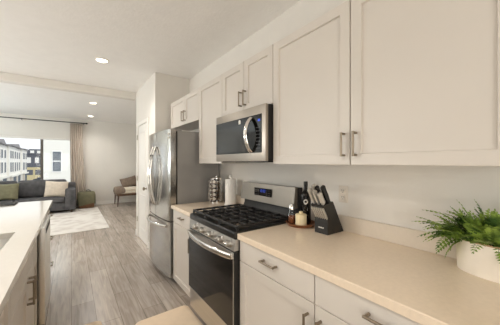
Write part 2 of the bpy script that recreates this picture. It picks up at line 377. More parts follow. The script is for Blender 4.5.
for a, c2, sgn in ((YM+.003, FY1, 1), (FY0, YM-.003, -1)):
    dd = door_body(a, c2, ZS+.006, 1.757).build('door', 'fridge_steel', t, True)
    y = YM+sgn*.05; pts = []
    for i in range(15):
        u = i/14; pts.append((bow(y)-.012-.062*sin(pi*u)**.8, y+sgn*.0, .86+.72*u))
    h = MB(); h.tube(pts, .0135, 12, sx=1.15, sy=.9); h.build('handle', 'chrome', dd, True)
    if sgn < 0:
        for z in (1.665, 1.705): MB().box(FX-.012, FX+.0015, FY0+.02, FY0+.055, z-.012, z+.012, .001).build('badge', 'white_print', dd)
dr = door_body(FY0, FY1, .088, ZS-.006).build('freezer_drawer', 'fridge_steel', t, True)
pts = [(bow(FY0+.08+(FY1-FY0-.16)*i/14)-.008-.055*sin(pi*i/14)**.7, FY0+.08+(FY1-FY0-.16)*i/14, .655) for i in range(15)]
h = MB(); h.tube(pts, .015, 12, sx=.9, sy=1.15); h.build('handle', 'chrome', dr, True)

# ------------------------------------------------------------------ gas range
RY0, RY1 = 1.3495, 2.1095; RM = (RY0+RY1)/2
t = thing('gas_range', 'stainless gas range with black glass oven door', 'stove', (1.2, RM, 0))
MB().box(.905, 1.5, RY0, RY1, .035, .871).build('body', 'black', t)
for y in (RY0+.05, RY1-.05):
    for x in (.96, 1.45): MB().cyl((x, y, .0005), (x, y, .0348), .018, seg=12).build('foot', 'rubber', t)
MB().box(.868, .9045, RY0+.002, RY1-.002, .085, .262, .004).build('storage_drawer', 'steel', t)
od = MB().box(.862, .9045, RY0+.002, RY1-.002, .27, .79, .004).build('oven_door', 'black', t)
MB().box(.8585, .8618, RY0+.004, RY1-.004, .742, .788, .001).build('door_trim', 'steel', od)
for y in (RY0+.0035, RY1-.0115): MB().box(.8575, .8618, y, y+.008, .271, .741, .001).build('door_edge', 'steel', od)
MB().box(.857, .8618, RY0+.012, RY1-.0025, .271, .738, .002).build('oven_glass', 'black_gloss', od)
pts = []
for i in range(21):
    u = i/20; pts.append((.848-.048*sin(pi*u)**.75, RY0+.02+(RY1-RY0-.04)*u, .762))
h = MB(); h.tube(pts, .013, 12, sx=.75, sy=1.6)
for y in (RY0+.022, RY1-.022): h.box(.846, .8615, y-.012, y+.012, .744, .782, .003)
h.build('handle', 'chrome', od, True)
b = MB(); b.prism([(.862, .797), (.9045, .797), (.9045, .8705), (.874, .8705)], 'y', RY0+.001, RY1-.001)
cp = b.build('control_panel', 'steel', t)
for y in (1.95, 1.825, 1.68, 1.53, 1.415):
    k = MB(); k.lathe([(0, 0), (.027, 0), (.027, .008), (.0225, .012), (.0205, .034), (.018, .038), (0, .038)], seg=20)
    bmesh.ops.rotate(k.bm, verts=k.bm.verts, cent=(0, 0, 0), matrix=Matrix.Rotation(radians(-80), 3, 'Y')); bmesh.ops.translate(k.bm, verts=k.bm.verts, vec=(.8675, y, .834))
    kb = k.build('knob', 'steel', t, True)
    g = MB(); g.box(-.004, .004, -.0185, .0185, .0375, .046, .002)
    bmesh.ops.rotate(g.bm, verts=g.bm.verts, cent=(0, 0, 0), matrix=Matrix.Rotation(radians(-80), 3, 'Y')); bmesh.ops.translate(g.bm, verts=g.bm.verts, vec=(.8675, y, .834))
    g.build('knob_grip', 'chrome', kb)
MB().box(.866, 1.5, RY0, RY1, .8715, .922, .009, 3).build('cooktop', 'black', t, True)
for gi in range(3):
    gy0 = RY0+.012+gi*.2467; gy1 = gy0+.2427; g = MB(); z0, z1 = .94, .957; bw = .0065
    gx0, gx1 = .90, 1.40
    for x in (gx0, gx1, (gx0+gx1)/2): g.box(x-bw, x+bw, gy0, gy1, z0, z1, .002)
    for y in (gy0+bw, gy1-bw): g.box(gx0+bw, gx1-bw, y-bw, y+bw, z0, z1, .002)
    ym = (gy0+gy1)/2; g.box(gx0+bw, gx1-bw, ym-bw*.8, ym+bw*.8, z0+.001, z1-.001, .002)
    for x in (gx0+.08, gx0+.17, gx1-.17, gx1-.08): g.box(x-bw*.8, x+bw*.8, gy0+bw, gy1-bw, z0+.001, z1-.001, .002)
    for x in (gx0, gx1):
        for y in (gy0+bw, gy1-bw): g.box(x-bw, x+bw, y-bw, y+bw, .9215, z0+.002)
    g.build('grate', 'iron', t)
for x, y, r in ((1.03, RY0+.135, .045), (1.28, RY0+.135, .034), (1.15, RM, .042), (1.03, RY1-.135, .04), (1.28, RY1-.135, .036)):
    bb = MB(); bb.lathe([(0, 0), (r*1.15, 0), (r*1.15, .006), (r, .009), (0, .009)], (x, y, .9222)); bo = bb.build('burner', 'steel_dark', t, True)
    bb = MB(); bb.lathe([(0, 0), (r*.8, 0), (r*.8, .005), (r*.7, .007), (0, .007)], (x, y, .9314)); bb.build('burner_cap', 'iron', bo, True)
b = MB(); b.prism([(1.475, .9225), (1.525, .9225), (1.525, 1.178), (1.475, 1.178)], 'y', RY0+.004, RY1-.004); bgd = b.build('backguard', 'black', t)
b = MB(); b.prism([(1.43, 1.012), (1.4745, 1.012), (1.4745, 1.182), (1.446, 1.182)], 'y', RY0+.008, RY1-.002); b.build('backguard_panel', 'guard_steel', bgd)
b = MB(); b.prism([(1.44, .9225), (1.4745, .9225), (1.4745, 1.0)], 'y', RY0+.02, RY1-.02); b.build('vent', 'black', bgd)
ds = MB().box(1.4285, 1.4365, 1.63, 1.875, 1.072, 1.143, .001).build('display', 'black_gloss', bgd)
b = MB()
def seg7(b, x, y, z, w, h, on):
    t_ = w*.16; S7 = {'a': (0, h-t_, w, h), 'g': (0, h/2-t_/2, w, h/2+t_/2), 'd': (0, 0, w, t_), 'f': (0, h/2, t_, h), 'e': (0, 0, t_, h/2), 'b': (w-t_, h/2, w, h), 'c': (w-t_, 0, w, h/2)}
    for k in on: a0, c0, a1, c1 = S7[k]; b.box(x-.0006, x, y-a1, y-a0, z+c0, z+c1)
for i, on in enumerate(('bc', 'abged', 'abcdef', 'abcdef')): seg7(b, 1.4283, 1.79-i*.02-(.006 if i > 1 else 0), 1.108, .014, .024, on)
b.build('clock_digits', 'display', bgd)
for y in (1.86, 1.835, 1.81, 1.69, 1.665, 1.645):
    for z in (1.085, 1.105, 1.125): MB().box(1.4278, 1.4284, y-.006, y+.006, z-.0025, z+.0025).build('key', 'button', bgd)

# ------------------------------------------------------------------ microwave
t = thing('microwave', 'stainless over-the-range microwave with bowed handle', 'microwave', (1.33, 1.7315, 1.39))
X0 = 1.135; my0, my1, mz0, mz1 = 1.357, 2.106, 1.392, 1.818
MB().box(1.166, 1.5275, my0+.002, my1-.002, mz0+.008, mz1-.001, .003).build('body', 'black', t)
dr = MB().box(X0+.002, 1.1655, my0, my1, mz0, mz1, .006, 2).build('door_frame', 'steel_dark', t, True)
gl = MB().box(X0-.001, X0+.004, 1.40, 2.098, 1.458, 1.749, .001).build('black_glass', 'black_gloss', dr)
MB().box(X0-.0018, X0-.0011, 1.60, 2.06, 1.477, 1.692).build('window', 'mwglass', dr)
pts = [(X0-.008-.055*sin(pi*i/16)**.7, 1.525, 1.467+.262*i/16) for i in range(17)]
h = MB(); h.tube(pts, .0155, 12, sx=.7, sy=1.3, up=(0, 1, 0)); h.build('handle', 'chrome', dr, True)
b = MB(); b.lathe([(0, 0), (.016, 0), (.016, .002), (0, .0025)], seg=20)
bmesh.ops.rotate(b.bm, verts=b.bm.verts, cent=(0, 0, 0), matrix=Matrix.Rotation(-pi/2, 3, 'Y')); bmesh.ops.translate(b.bm, verts=b.bm.verts, vec=(X0-.0012, 1.69, 1.722))
b.box(X0-.003, X0-.0012, 1.676, 1.704, 1.703, 1.712); b.build('badge', 'white_print', dr)
for i in range(7):
    for j in range(3): MB().box(X0-.0016, X0-.0011, 1.418+j*.018, 1.43+j*.018, 1.49+i*.026, 1.496+i*.026).build('key', 'button', dr)
MB().box(X0-.0016, X0-.0011, 1.418, 1.444, 1.695, 1.712).build('clock_display', 'display', dr)
b = MB(); b.box(1.19, 1.5, my0+.03, my1-.03, mz0-.006, mz0+.0075, .003); gr = b.build('underside_grille', 'black', t)
MB().box(1.2, 1.3, 1.56, 1.86, mz0-.008, mz0-.0062).build('task_lens', 'mwglass', gr)

# ------------------------------------------------------------------ island, sink, dishwasher
IX = -.19; IF = -.215; IY1 = 3.9; SX1, SY1, SY0, SX0 = -.306, 2.262, 1.5, -.76
c = MB()
for x0, x1, y0, y1 in ((SX1, IX, -.4, IY1), (-1.25, SX0, -.4, IY1), (SX0, SX1, SY1, IY1), (SX0, SX1, -.4, SY0)): c.box(x0, x1, y0, y1, .876, ZT)
bmesh.ops.remove_doubles(c.bm, verts=c.bm.verts, dist=1e-5)
isl = tag(c.build('island_worktop', 'quartz_w'), 'glossy white quartz worktop of the kitchen island', 'countertop')
sk = thing('kitchen_sink', 'undermount stainless sink set into the white island', 'sink', ((SX0+SX1)/2, (SY0+SY1)/2, .66))
b = MB(); e = .004
def rr(x0, x1, y0, y1, z, r, n=5):
    o = []
    for cx, cy, a in ((x1-r, y1-r, 0), (x0+r, y1-r, pi/2), (x0+r, y0+r, pi), (x1-r, y0+r, 1.5*pi)):
        for i in range(n+1): o.append((cx+r*cos(a+pi/2*i/n), cy+r*sin(a+pi/2*i/n), z))
    return o
b.loft([rr(SX0-.03, SX1+.03, SY0-.03, SY1+.03, .8755, .05), rr(SX0+.002, SX1-.002, SY0+.002, SY1-.002, .8756, .045), rr(SX0+.005, SX1-.005, SY0+.005, SY1-.005, .7, .045), rr(SX0+.04, SX1-.04, SY0+.04, SY1-.04, .672, .05)], cap=False)
b.bm.faces.new(b.bm.verts[-24:] if False else [v for v in list(b.bm.verts)[-24:]])
b.build('basin', 'bright_steel', sk, True)
b = MB(); b.lathe([(0, 0), (.045, 0), (.045, .002), (.03, .003), (0, .001)], ((SX0+SX1)/2, (SY0+SY1)/2, .673)); b.build('drain', 'chrome', sk, True)
def island_cab(y0, y1, label, cat='cabinet'):
    t = thing('island_cabinet', label, cat, (-.6, (y0+y1)/2, 0), 'white cabinets of the kitchen island')
    b = MB(); b.box(-.86, IF-.0205, y0+.0008, y1-.0008, .1, .6 if 'sink' in label else .8755)
    if 'sink' in label: b.box(-.262, IF-.0205, y0+.0008, y1-.0008, .6, .8755)
    b.box(-.86, IF-.075, y0+.0008, y1-.0008, .0005, .1); b.build('body', 'cab', t); return t
t = island_cab(1.48, 2.505, 'white two-door sink cabinet with paired bar handles, in the island')
slab(1.482, 2.503, .694, .868, IF, 1).build('false_front', 'cab', t)
for a, c2, h in ((1.482, 1.9915, 1.957), (1.9935, 2.503, 2.028)):
    dd = shaker(a, c2, .104, .689, IF, 1).build('door', 'cab', t); pull(h, .6, IF, True, dd, 1, L=.145)
t = island_cab(3.135, 3.84, 'white drawer cabinet at the far end of the island past the dishwasher')
for z0, z1, zh in ((.694, .868, .8), (.404, .689, .546), (.104, .399, .255)):
    dd = slab(3.137, 3.838, z0, z1, IF, 1).build('drawer', 'cab', t); pull(3.49, zh, IF, False, dd, 1, L=.14, so=.042)
t = island_cab(.45, 1.478, 'white island cabinet nearest the camera, before the sink cabinet')
dd = shaker(.452, 1.476, .104, .868, IF, 1).build('door', 'cab', t)
t = thing('dishwasher', 'stainless dishwasher built into the white island', 'dishwasher', (-.5, 2.82, 0))
MB().box(-.82, -.213, 2.512, 3.128, .02, .868).build('tub', 'rubber', t)
dd = MB().box(-.2125, -.17, 2.513, 3.127, .105, .868, .005, 2).build('door', 'bright_steel', t, True)
MB().box(-.172, -.1685, 2.6, 3.04, .80, .838, .001).build('pocket_handle', 'rubber', dd)
MB().box(-.27, -.255, 2.52, 3.12, .0005, .1).build('toe_panel', 'rubber', t)
isb = tag(MB().box(-.89, -.862, .45, 3.84, .0005, .875, .002).build('island_back_panel', 'cab'), 'white back panel closing the seating side of the island', 'panel')
tag(MB().box(-.72, -.50, 3.66, 3.885, ZT+.0003, ZT+.012, .004).build('dark_tray', 'rubber'), 'thin dark flat tray lying at the far edge of the island', 'tray')

# ------------------------------------------------------------------ floor mats
def soft_mat(x0, x1, y0, y1, r, label):
    b = MB(); b.loft([rr(x0, x1, y0, y1, .0005, r, 8), rr(x0, x1, y0, y1, .012, r, 8), rr(x0+.006, x1-.006, y0+.006, y1-.006, .018, r, 8)])
    tag(b.build('kitchen_mat', 'mat', smooth=True), label, 'mat', 'cream cushioned kitchen mats')
soft_mat(.43, .897, .9, 2.255, .045, 'cream cushioned mat on the floor in front of the range')
soft_mat(-.25, .207, .9, 2.478, .045, 'cream cushioned mat on the floor along the island sink side')

# ------------------------------------------------------------------ things on the worktops
def outlet():
    t = thing('wall_outlet', 'white double electrical outlet on the wall by the knife block', 'outlet', (1.53, .98, 1.163))
    MB().box(1.5245, 1.5295, .945, 1.016, 1.105, 1.222, .002).build('cover_plate', 'plate', t)
    for z in (1.14, 1.186):
        s_ = MB(); s_.box(1.5225, 1.5244, .965, .997, z-.016, z+.016, .003); so = s_.build('socket', 'plate', t)
        h = MB()
        for y in (.973, .988): h.box(1.522, 1.5226, y-.0015, y+.0015, z-.001, z+.01)
        h.cyl((1.522, .981, z-.009), (1.5226, .981, z-.009), .003, seg=10); h.build('slots', 'rubber', so)
outlet()

# spice tower
sx, sy = 1.385, 2.56
t = thing('spice_rack', 'chrome revolving spice tower beside the fridge', 'spice rack', (sx, sy, ZT))
b = MB(); b.lathe([(0, 0), (.07, 0), (.07, .012), (.06, .016), (0, .016)], (sx, sy, ZT+.0005)); b.build('base', 'chrome', t, True)
b = MB(); b.lathe([(0, 0), (.03, 0), (.03, .262), (0, .262)], (sx, sy, ZT+.0168), seg=16); b.build('column', 'black', t, True)
b = MB(); b.lathe([(0, 0), (.07, 0), (.07, .008), (.05, .014), (.012, .016), (.012, .03), (0, .034)], (sx, sy, ZT+.279)); b.build('top_cap', 'chrome', t, True)
for k in range(8):
    a = 2*pi*(k+.5)/8; px, py = sx+.062*cos(a), sy+.062*sin(a)
    MB().cyl((px, py, ZT+.0168), (px, py, ZT+.2785), .003, seg=8).build('upright', 'chrome', t, True)
nth = ('bottom', 'second', 'middle', 'fourth', 'top'); side = {4: 'facing the room', 5: 'facing the range front', 6: 'facing the paper towel', 3: 'facing the fridge front', 2: 'facing the fridge'}
proto = None
for k in (2, 3, 4, 5, 6):
    for i in range(5):
        a = 2*pi*k/8; z = ZT+.045+i*.049
        if proto is None:
            r = thing('spice_jar', '', 'jar', (0, 0, 0), 'spice jars in the chrome tower')
            MB().cyl((-.03, 0, 0), (.006, 0, 0), .0185, seg=14).build('jar_body', 'herb', r, True, local=True)
            MB().cyl((.0063, 0, 0), (.026, 0, 0), .0205, .019, seg=14).build('lid', 'chrome', r, True, local=True)
            proto = r; o = r
        else: o = copy_tree(proto)
        o.location = (sx+.066*cos(a), sy+.066*sin(a), z); o.rotation_euler = (0, radians(-12), a)
        o['label'] = f'chrome-lidded spice jar {side[k]} in the {nth[i]} row of the tower'

# paper towel
px, py = 1.42, 2.30
t = thing('paper_towel_holder', 'upright white paper towel holder with round knob on top', 'holder', (px, py, ZT))
b = MB(); b.lathe([(0, 0), (.07, 0), (.07, .008), (.065, .012), (0, .012)], (px, py, ZT+.0005)); b.build('base', 'trim', t, True)
b = MB(); b.lathe([(0, 0), (.007, 0), (.007, .285), (.016, .29), (.02, .302), (.014, .316), (0, .32)], (px, py, ZT+.0127), seg=16); b.build('post', 'trim', t, True)
b = MB(); b.lathe([(.02, 0), (.06, 0), (.06, .272), (.02, .272), (.02, 0)], (px, py, ZT+.0135), seg=32)
tag(b.build('paper_towel_roll', 'paper', smooth=True), 'white paper towel roll on its holder beside the spice tower', 'paper towel')

# round tray with bottle, shaker and crock
tx, ty = 1.386, 1.244
b = MB(); b.lathe([(0, 0), (.092, 0), (.1005, .0085), (.113, .024), (.108, .025), (.097, .011), (0, .01)], (tx, ty, ZT+.0005), seg=40)
tag(b.build('wooden_tray', 'walnut', smooth=True), 'round walnut tray holding the bottle, crock and shaker', 'tray')
zb = ZT+.0112
bx, by = 1.434, 1.238
t = thing('oil_bottle', 'tall dark bottle with a white ring emblem on the tray', 'bottle', (bx, by, zb))
b = MB(); b.lathe([(0, 0), (.036, 0), (.039, .004), (.039, .205), (.037, .22), (.018, .243), (.0145, .252), (.0145, .282), (0, .282)], (bx, by, zb)); b.build('bottle_body', 'bottle', t, True)
b = MB(); b.lathe([(0, 0), (.0155, 0), (.0155, .03), (.013, .033), (0, .033)], (bx, by, zb+.2822), seg=18); b.build('cap', 'black', t, True)
b = MB(); R = .0396; a0 = math.atan2(-by, -bx)
def onb(u, v): return (bx+R*cos(a0+u/R), by+R*sin(a0+u/R), zb+v)
n = 24
for i in range(n):
    q = [2*pi*i/n, 2*pi*(i+1)/n]
    P = [onb(r*cos(a), .165+r*1.15*sin(a)) for r in (.0085, .0165) for a in q]
    vs = [b.bm.verts.new(p) for p in P]; b.bm.faces.new((vs[0], vs[1], vs[3], vs[2]))
for v0 in (.1, .109, .118):
    P = [onb(u, v) for u, v in ((-.014, v0), (.014, v0), (.014, v0+.003), (-.014, v0+.003))]; b.bm.faces.new([b.bm.verts.new(p) for p in P])
eb = b.build('emblem', 'white_print', t); md = eb.modifiers.new('thick', 'SOLIDIFY'); md.thickness = .0004
hx, hy = 1.352, 1.304
t = thing('spice_shaker', 'clear glass shaker of brown spice at the tray front', 'shaker', (hx, hy, zb))
b = MB(); b.lathe([(0, 0), (.033, 0), (.034, .004), (.032, .065), (.021, .092), (.021, .1), (.019, .1), (.019, .091), (.03, .064), (.0315, .004), (0, .003)], (hx, hy, zb)); b.build('glass_body', 'window_glass', t, True)
b = MB(); b.lathe([(0, 0), (.0308, 0), (.03, .048), (0, .05)], (hx, hy, zb+.0042)); b.build('spice_fill', 'spice', t, True)
b = MB(); b.lathe([(0, 0), (.023, 0), (.023, .024), (.015, .042), (0, .047)], (hx, hy, zb+.1005)); b.build('lid', 'chrome', t, True)
cx, cy = 1.343, 1.203
t = thing('stoneware_crock', 'small cream stoneware crock with a knobbed lid', 'crock', (cx, cy, zb))
b = MB(); b.lathe([(0, 0), (.034, 0), (.0405, .007), (.0405, .066), (.038, .072), (0, .072)], (cx, cy, zb)); b.build('crock_body', 'crock', t, True)
b = MB(); b.lathe([(0, 0), (.0415, 0), (.0415, .008), (.034, .014), (.013, .016), (.016, .028), (.011, .033), (0, .033)], (cx, cy, zb+.0723)); b.build('lid', 'crock', t, True)

# knife block: front faces the room (-x in its own frame), slab leans to the front
kx, ky, ka = 1.329, 1.017, radians(-1)
t = thing('knife_block', 'black wooden knife block with a small pale emblem', 'knife block', (kx, ky, ZT+.0006), rz=ka)
hw = .052
b = MB(); b.prism([(0, 0), (.082, 0), (.019, .1), (0, .096)], 'y', -hw, hw); b.build('front_tier', 'block', t, local=True)
b = MB(); b.prism([(.083, 0), (.172, 0), (.056, .212), (-.04, .192)], 'y', -hw-.001, hw+.001); b.build('main_block', 'block', t, local=True)
b = MB()
for i in range(9): b.box(-.0008, -.0001, -.022+i*.005, -.0185+i*.005, .036, .0425 if i % 3 else .045)
b.build('emblem', 'white_print', t, local=True)
Rz = Matrix.Rotation(ka, 4, 'Z')
def knife(lx, ly, lz, L, r, name, label, dark, group):
    """handle rising from the slanted top, blade down in the slot; axis leans to the front"""
    ang = radians(-30); r_ = thing(name, label, 'knife', Vector((kx, ky, ZT+.0006))+(Rz @ Vector((lx, ly, lz))), group)
    r_.rotation_euler = (Matrix.Rotation(ka, 3, 'Z') @ Matrix.Rotation(ang, 3, 'Y')).to_euler()
    MB().box(-.009*r, .009*r, -.001, .001, -.05, -.0002).build('blade', 'steel', r_, local=True)
    h = MB(); h.loft([[(x*r*sc, y*r*.62*sc, z*L) for x, y in ((-.011, -.011), (.011, -.011), (.011, .011), (-.011, .011))] for z, sc in ((0, .8), (.12, .85), (.4, 1), (.75, .92), (.93, 1.05), (1, .8))])
    h.build('handle', 'black' if dark else 'handle_steel', r_, True, local=True)
for i, (lx, ly, L, r, dk) in enumerate(((-.018, -.034, .085, 1.25, False), (-.018, .0, .1, 1.25, False), (-.018, .034, .115, 1.3, False), (.03, -.036, .125, 1.35, True), (.03, -.012, .085, 1.2, False), (.03, .012, .12, 1.2, True), (.03, .037, .13, 1.3, False))):
    lz = .192+(lx+.04)*(.02/.096)+.003
    wh = ('front', 'rear')[i > 2]; nt = ('nearest the outlet', 'second from the outlet side', 'nearest the bottle')[i] if i < 3 else ('nearest the outlet', 'second from the outlet side', 'third from the outlet side', 'nearest the bottle')[i-3]
    knife(lx, ly, lz, L, r, 'kitchen_knife', f'{"black" if dk else "steel"}-handled knife in the {wh} row of the block, {nt}', dk, 'large knives in the black block')
for i in range(6):
    ly = -.042+i*.0168; lx = .008; lz = .1015
    knife(lx, ly, lz, .085, .66, 'steak_knife', f'steel steak knife in the front tier, {("nearest the outlet", "second from the outlet end", "third from the outlet end", "fourth from the outlet end", "fifth from the outlet end", "nearest the bottle")[i]}', False, 'steak knives in the front tier')

# potted fern
fx, fy = 1.418, .185; RX, RY, PH = .085, .155, .135
t = thing('potted_fern', 'leafy green fern in a whitewashed oval planter', 'plant', (fx, fy, ZT))
b = MB(); b.lathe([(0, 0), (.94, 0), (.955, .004), (1, PH), (.965, PH), (.95, PH-.02), (0, PH-.02)], (fx, fy, ZT+.0005), 48, RX, RY); b.build('planter', 'pot', t, True)
b = MB(); b.lathe([(.962, PH+.0003), (1.012, PH+.0003), (1.012, PH+.006), (.962, PH+.006), (.962, PH+.0003)], (fx, fy, ZT+.0005), 48, RX, RY); b.build('rim', 'pot_rim', t, True)
b = MB(); b.lathe([(0, .012), (.5, .012), (.93, 0), (0, -.004)], (fx, fy, ZT+PH-.017), 30, RX, RY); b.build('soil', 'soil', t, True)
b = MB(); rnd = random.Random(5)
def frond(b, p0, az, elev, L, droop, n=12, wmax=.045):
    d = Vector((cos(az)*cos(elev), sin(az)*cos(elev), sin(elev))); p = Vector(p0); pts = [p.copy()]; ds = [d.copy()]
    for i in range(n):
        d = (d+Vector((0, 0, -droop/n))).normalized(); p = p+d*(L/n)
        if p.x > 1.495: p.x = 1.495
        pts.append(p.copy()); ds.append(d.copy())
    zlo = ZT+.012
    for q in pts:
        if q.z < zlo: q.z = zlo+rnd.random()*.01
    b.tube(pts, [.0014*(1-.7*i/n) for i in range(n+1)], 4)
    for i in range(2, n+1):
        u = i/n; w_ = wmax*(sin(pi*min(1, .12+u*.88))**.7)*(1-.35*u)+.004; p = pts[i]; d = ds[i]
        sd = d.cross(Vector((0, 0, 1)))
        if sd.length < .05: sd = Vector((1, 0, 0))
        sd.normalize(); up = sd.cross(d).normalized()
        for sg in (1, -1):
            tip = p+sd*sg*w_+d*w_*.5-up*w_*.25*rnd.random(); m1 = p+(tip-p)*.45+d*.0105*(1-.4*u)+up*.003; m2 = p+(tip-p)*.45-d*.0105*(1-.4*u)+up*.001
            for q in (tip, m1, m2):
                if q.x > 1.505: q.x = 1.505
                if q.z < ZT+.004: q.z = ZT+.004
            vs = [b.bm.verts.new(q) for q in (p, m2, tip, m1)]; b.bm.faces.new(vs)
for i in range(150):
    a = rnd.uniform(0, 2*pi); rr_ = rnd.random()**.5*.8
    x0, y0 = fx+RX*rr_*cos(a), fy+RY*rr_*sin(a)
    az = math.atan2(sin(a)*RY, cos(a)*RX)+rnd.uniform(-.5, .5)
    if cos(az) > .35: az = pi-az
    el, ln, dr, wm = rnd.uniform(.45, 1.45), rnd.uniform(.11, .22), rnd.uniform(.5, 1.5), rnd.uniform(.028, .046)
    if cos(az) < -.2 and sin(az) < .75 and i % 14: el, ln, dr = max(el, 1.05), min(ln, .15), min(dr, .8)
    frond(b, (x0, y0, ZT+PH-.008), az, el, ln, dr, wmax=wm)
for az, el, L, dr in ((1.75, .75, .2, 1.1), (2.0, .6, .21, 1.3), (1.9, 1.1, .22, 1.4), (2.3, .5, .17, 1.9), (3.3, .5, .13, 2.4), (3.6, .4, .14, 2.6), (1.65, .45, .18, 1.4), (1.8, .3, .15, 2.6), (1.95, .75, .2, 1.9), (2.15, .95, .2, 1.7), (1.7, .95, .2, 1.8), (2.4, .8, .18, 2.2), (2.6, 1.0, .2, 1.6)):
    frond(b, (fx-.02, fy+.09 if az < 2.5 else fy-.01, ZT+PH), az, el, L, dr, wmax=.038)
fo = b.build('foliage', 'leaf', t)

# ------------------------------------------------------------------ living room
tag(MB().loft([rr(-2.2, .645, 5.9, 8.76, .0005, .01, 2), rr(-2.2, .645, 5.9, 8.76, .008, .01, 2)]).build('area_rug', 'rug'), 'large faded cream rug on the living room floor', 'rug')
def cushion(w, h, d, pinch=.35, n=12):
    """pillow standing in x-z with its thickness along y, centred on its base"""
    b = MB(); g = {}
    for s_ in (1, -1):
        for i in range(n+1):
            for j in range(n+1):
                u, v = i/n*2-1, j/n*2-1; e = ((1-abs(u)**2.6)*(1-abs(v)**2.6))**.5
                q = 1-.08*pinch*(1-abs(v)**2)*abs(u)**4-.0; q2 = 1-.22*pinch*(1-abs(u)**1.5)*abs(v)**6
                co = (u*w/2*q, s_*d/2*e, h/2+v*h/2*q2)
                if e == 0 and (i, j, 1) in g: g[(i, j, s_)] = g[(i, j, 1)]
                else: g[(i, j, s_)] = b.bm.verts.new(co)
        for i in range(n):
            for j in range(n):
                f_ = [g[(i, j, s_)], g[(i+1, j, s_)], g[(i+1, j+1, s_)], g[(i, j+1, s_)]]
                if len(set(f_)) > 2: b.bm.faces.new(f_)
    return b
SF, SB = 8.28, 9.12; zs = .0085
t = thing('sofa', 'charcoal grey velvet sofa under the living room window', 'sofa', (-1.15, 8.7, zs))
MB().box(-2.4, .1, SF+.04, SB, zs+.07, zs+.28, .02, 3).build('base', 'sofa', t, True)
MB().box(-.14, .1, SF, SB-.02, zs+.071, zs+.645, .035, 4).build('armrest', 'sofa', t, True)
MB().box(-2.4, -2.16, SF, SB-.02, zs+.071, zs+.645, .035, 4).build('armrest', 'sofa', t, True)
MB().box(-2.4, .1, SB-.2, SB, zs+.281, zs+.78, .04, 4).build('back_frame', 'sofa', t, True)
for x0, x1 in ((-2.155, -1.152), (-1.148, -.145)):
    MB().box(x0, x1, SF+.01, SB-.21, zs+.285, zs+.43, .04, 4).build('seat_cushion', 'sofa', t, True)
    MB().box(x0+.01, x1+(.03 if x1 > -.5 else 0), SB-.42, SB-.19, zs+.434, zs+.89, .07, 5).build('back_cushion', 'sofa', t, True)
for x in (-2.3, .0):
    for y in (SF+.1, SB-.1): MB().cyl((x, y, zs), (x, y, zs+.069), .022, .028, seg=12).build('leg', 'darkwood', t, True)
def pillow(x, y, z, w, h, d, m, tilt, rz, label, roll=0):
    o = cushion(w, h, d).build('throw_pillow', m, smooth=True, local=True); o.location = (x, y, z); o.rotation_euler = (tilt, roll, rz); tag(o, label, 'pillow', 'throw pillows on the sofa')
pillow(-.345, 8.42, zs+.436, .5, .44, .16, 'linen', radians(-17), .1, 'cream throw pillow leaning by the sofa arm', radians(6))
pillow(-1.33, 8.42, zs+.436, .48, .42, .16, 'olive', radians(-17), -.1, 'olive green throw pillow on the sofa, opposite the cream one')

# curtain and rod
t = thing('curtain_rod', 'thin dark curtain rod running above the living room window', 'rod', (-1.3, 9.2, 2.6))
MB().cyl((-3.1, 9.2, 2.6), (.36, 9.2, 2.6), .013, seg=12).build('pole', 'black', t, True)
for x in (.36, -3.1):
    s_ = 1 if x > 0 else -1; MB().tube([(x, 9.2, 2.6), (x+s_*.015, 9.2, 2.6), (x+s_*.035, 9.2, 2.6), (x+s_*.05, 9.2, 2.6)], [.013, .024, .024, .008], 14).build('finial', 'black', t, True)
for x in (.3, -1.12, -2.9): MB().tube([(x, 9.2, 2.585), (x, 9.25, 2.57), (x, 9.299, 2.57)], .008, 8).build('bracket', 'black', t, True)
def curtain(x0, x1, xb0, xb1, label):
    t = thing('curtain', label, 'curtain', ((x0+x1)/2, 9.2, .02))
    b = MB(); nu, nv = 84, 24; g = []
    for j in range(nv+1):
        v = j/nv; z = 2.575*(1-v)+.03*v; row = []; fl = max(0, (v-.2)/.8)**1.3
        for i in range(nu+1):
            u = i/nu; a = x0+(x1-x0)*u; e = xb0+(xb1-xb0)*u; x = a+(e-a)*fl
            amp = .028*(.75+.25*sin(5*u+2*v)); y = 9.205+amp*sin(2*pi*6*u+.5*sin(3*v+u*4))-.02*v
            row.append(b.bm.verts.new((x, y, z)))
        g.append(row)
    for j in range(nv):
        for i in range(nu): b.bm.faces.new((g[j][i], g[j][i+1], g[j+1][i+1], g[j+1][i]))
    o = b.build('curtain_panel', 'curtain', t, True); md = o.modifiers.new('thick', 'SOLIDIFY'); md.thickness = .004
    for k in range(7):
        x = x0+.02+(x1-x0-.04)*k/6; b = MB(); n = 14
        pts = [(x, 9.2+.019*cos(2*pi*q/n), 2.6+.019*sin(2*pi*q/n)) for q in range(n+1)]; b.tube(pts, .003, 6); b.build('ring', 'black', t, True)
curtain(-.04, .27, -.02, .40, 'taupe pleated floor-length curtain at the window edge')

# basket with throw
bx0, bx1, by0, by1 = .15, .58, 8.785, 9.13
t = thing('storage_basket', 'brown wicker basket draped in olive green fabric beside the sofa', 'basket', (.365, 8.955, 0))
b = MB(); b.loft([rr(bx0+.03, bx1-.03, by0+.03, by1-.03, .0015, .06), rr(bx0, bx1, by0, by1, .16, .07), rr(bx0+.01, bx1-.01, by0+.01, by1-.01, .4, .07)]); b.build('basket_body', 'wicker', t, True)
b = MB(); loops = []
for z, o_ in ((.13, .016), (.25, .02), (.38, .018), (.455, .004), (.485, -.03), (.49, -.1)):
    l = rr(bx0-o_, bx1+o_, by0-o_, by1+o_, z, .08, 7)
    if z < .2: l = [(x, y, z+.035*sin(x*31+y*17)+.02*sin(x*57)) for x, y, z in l]
    else: l = [(x+.006*sin(z*60+y*40), y+.006*sin(x*50+z*30), z+(.012*sin(x*22+y*15) if z > .4 else 0)) for x, y, z in l]
    loops.append(l)
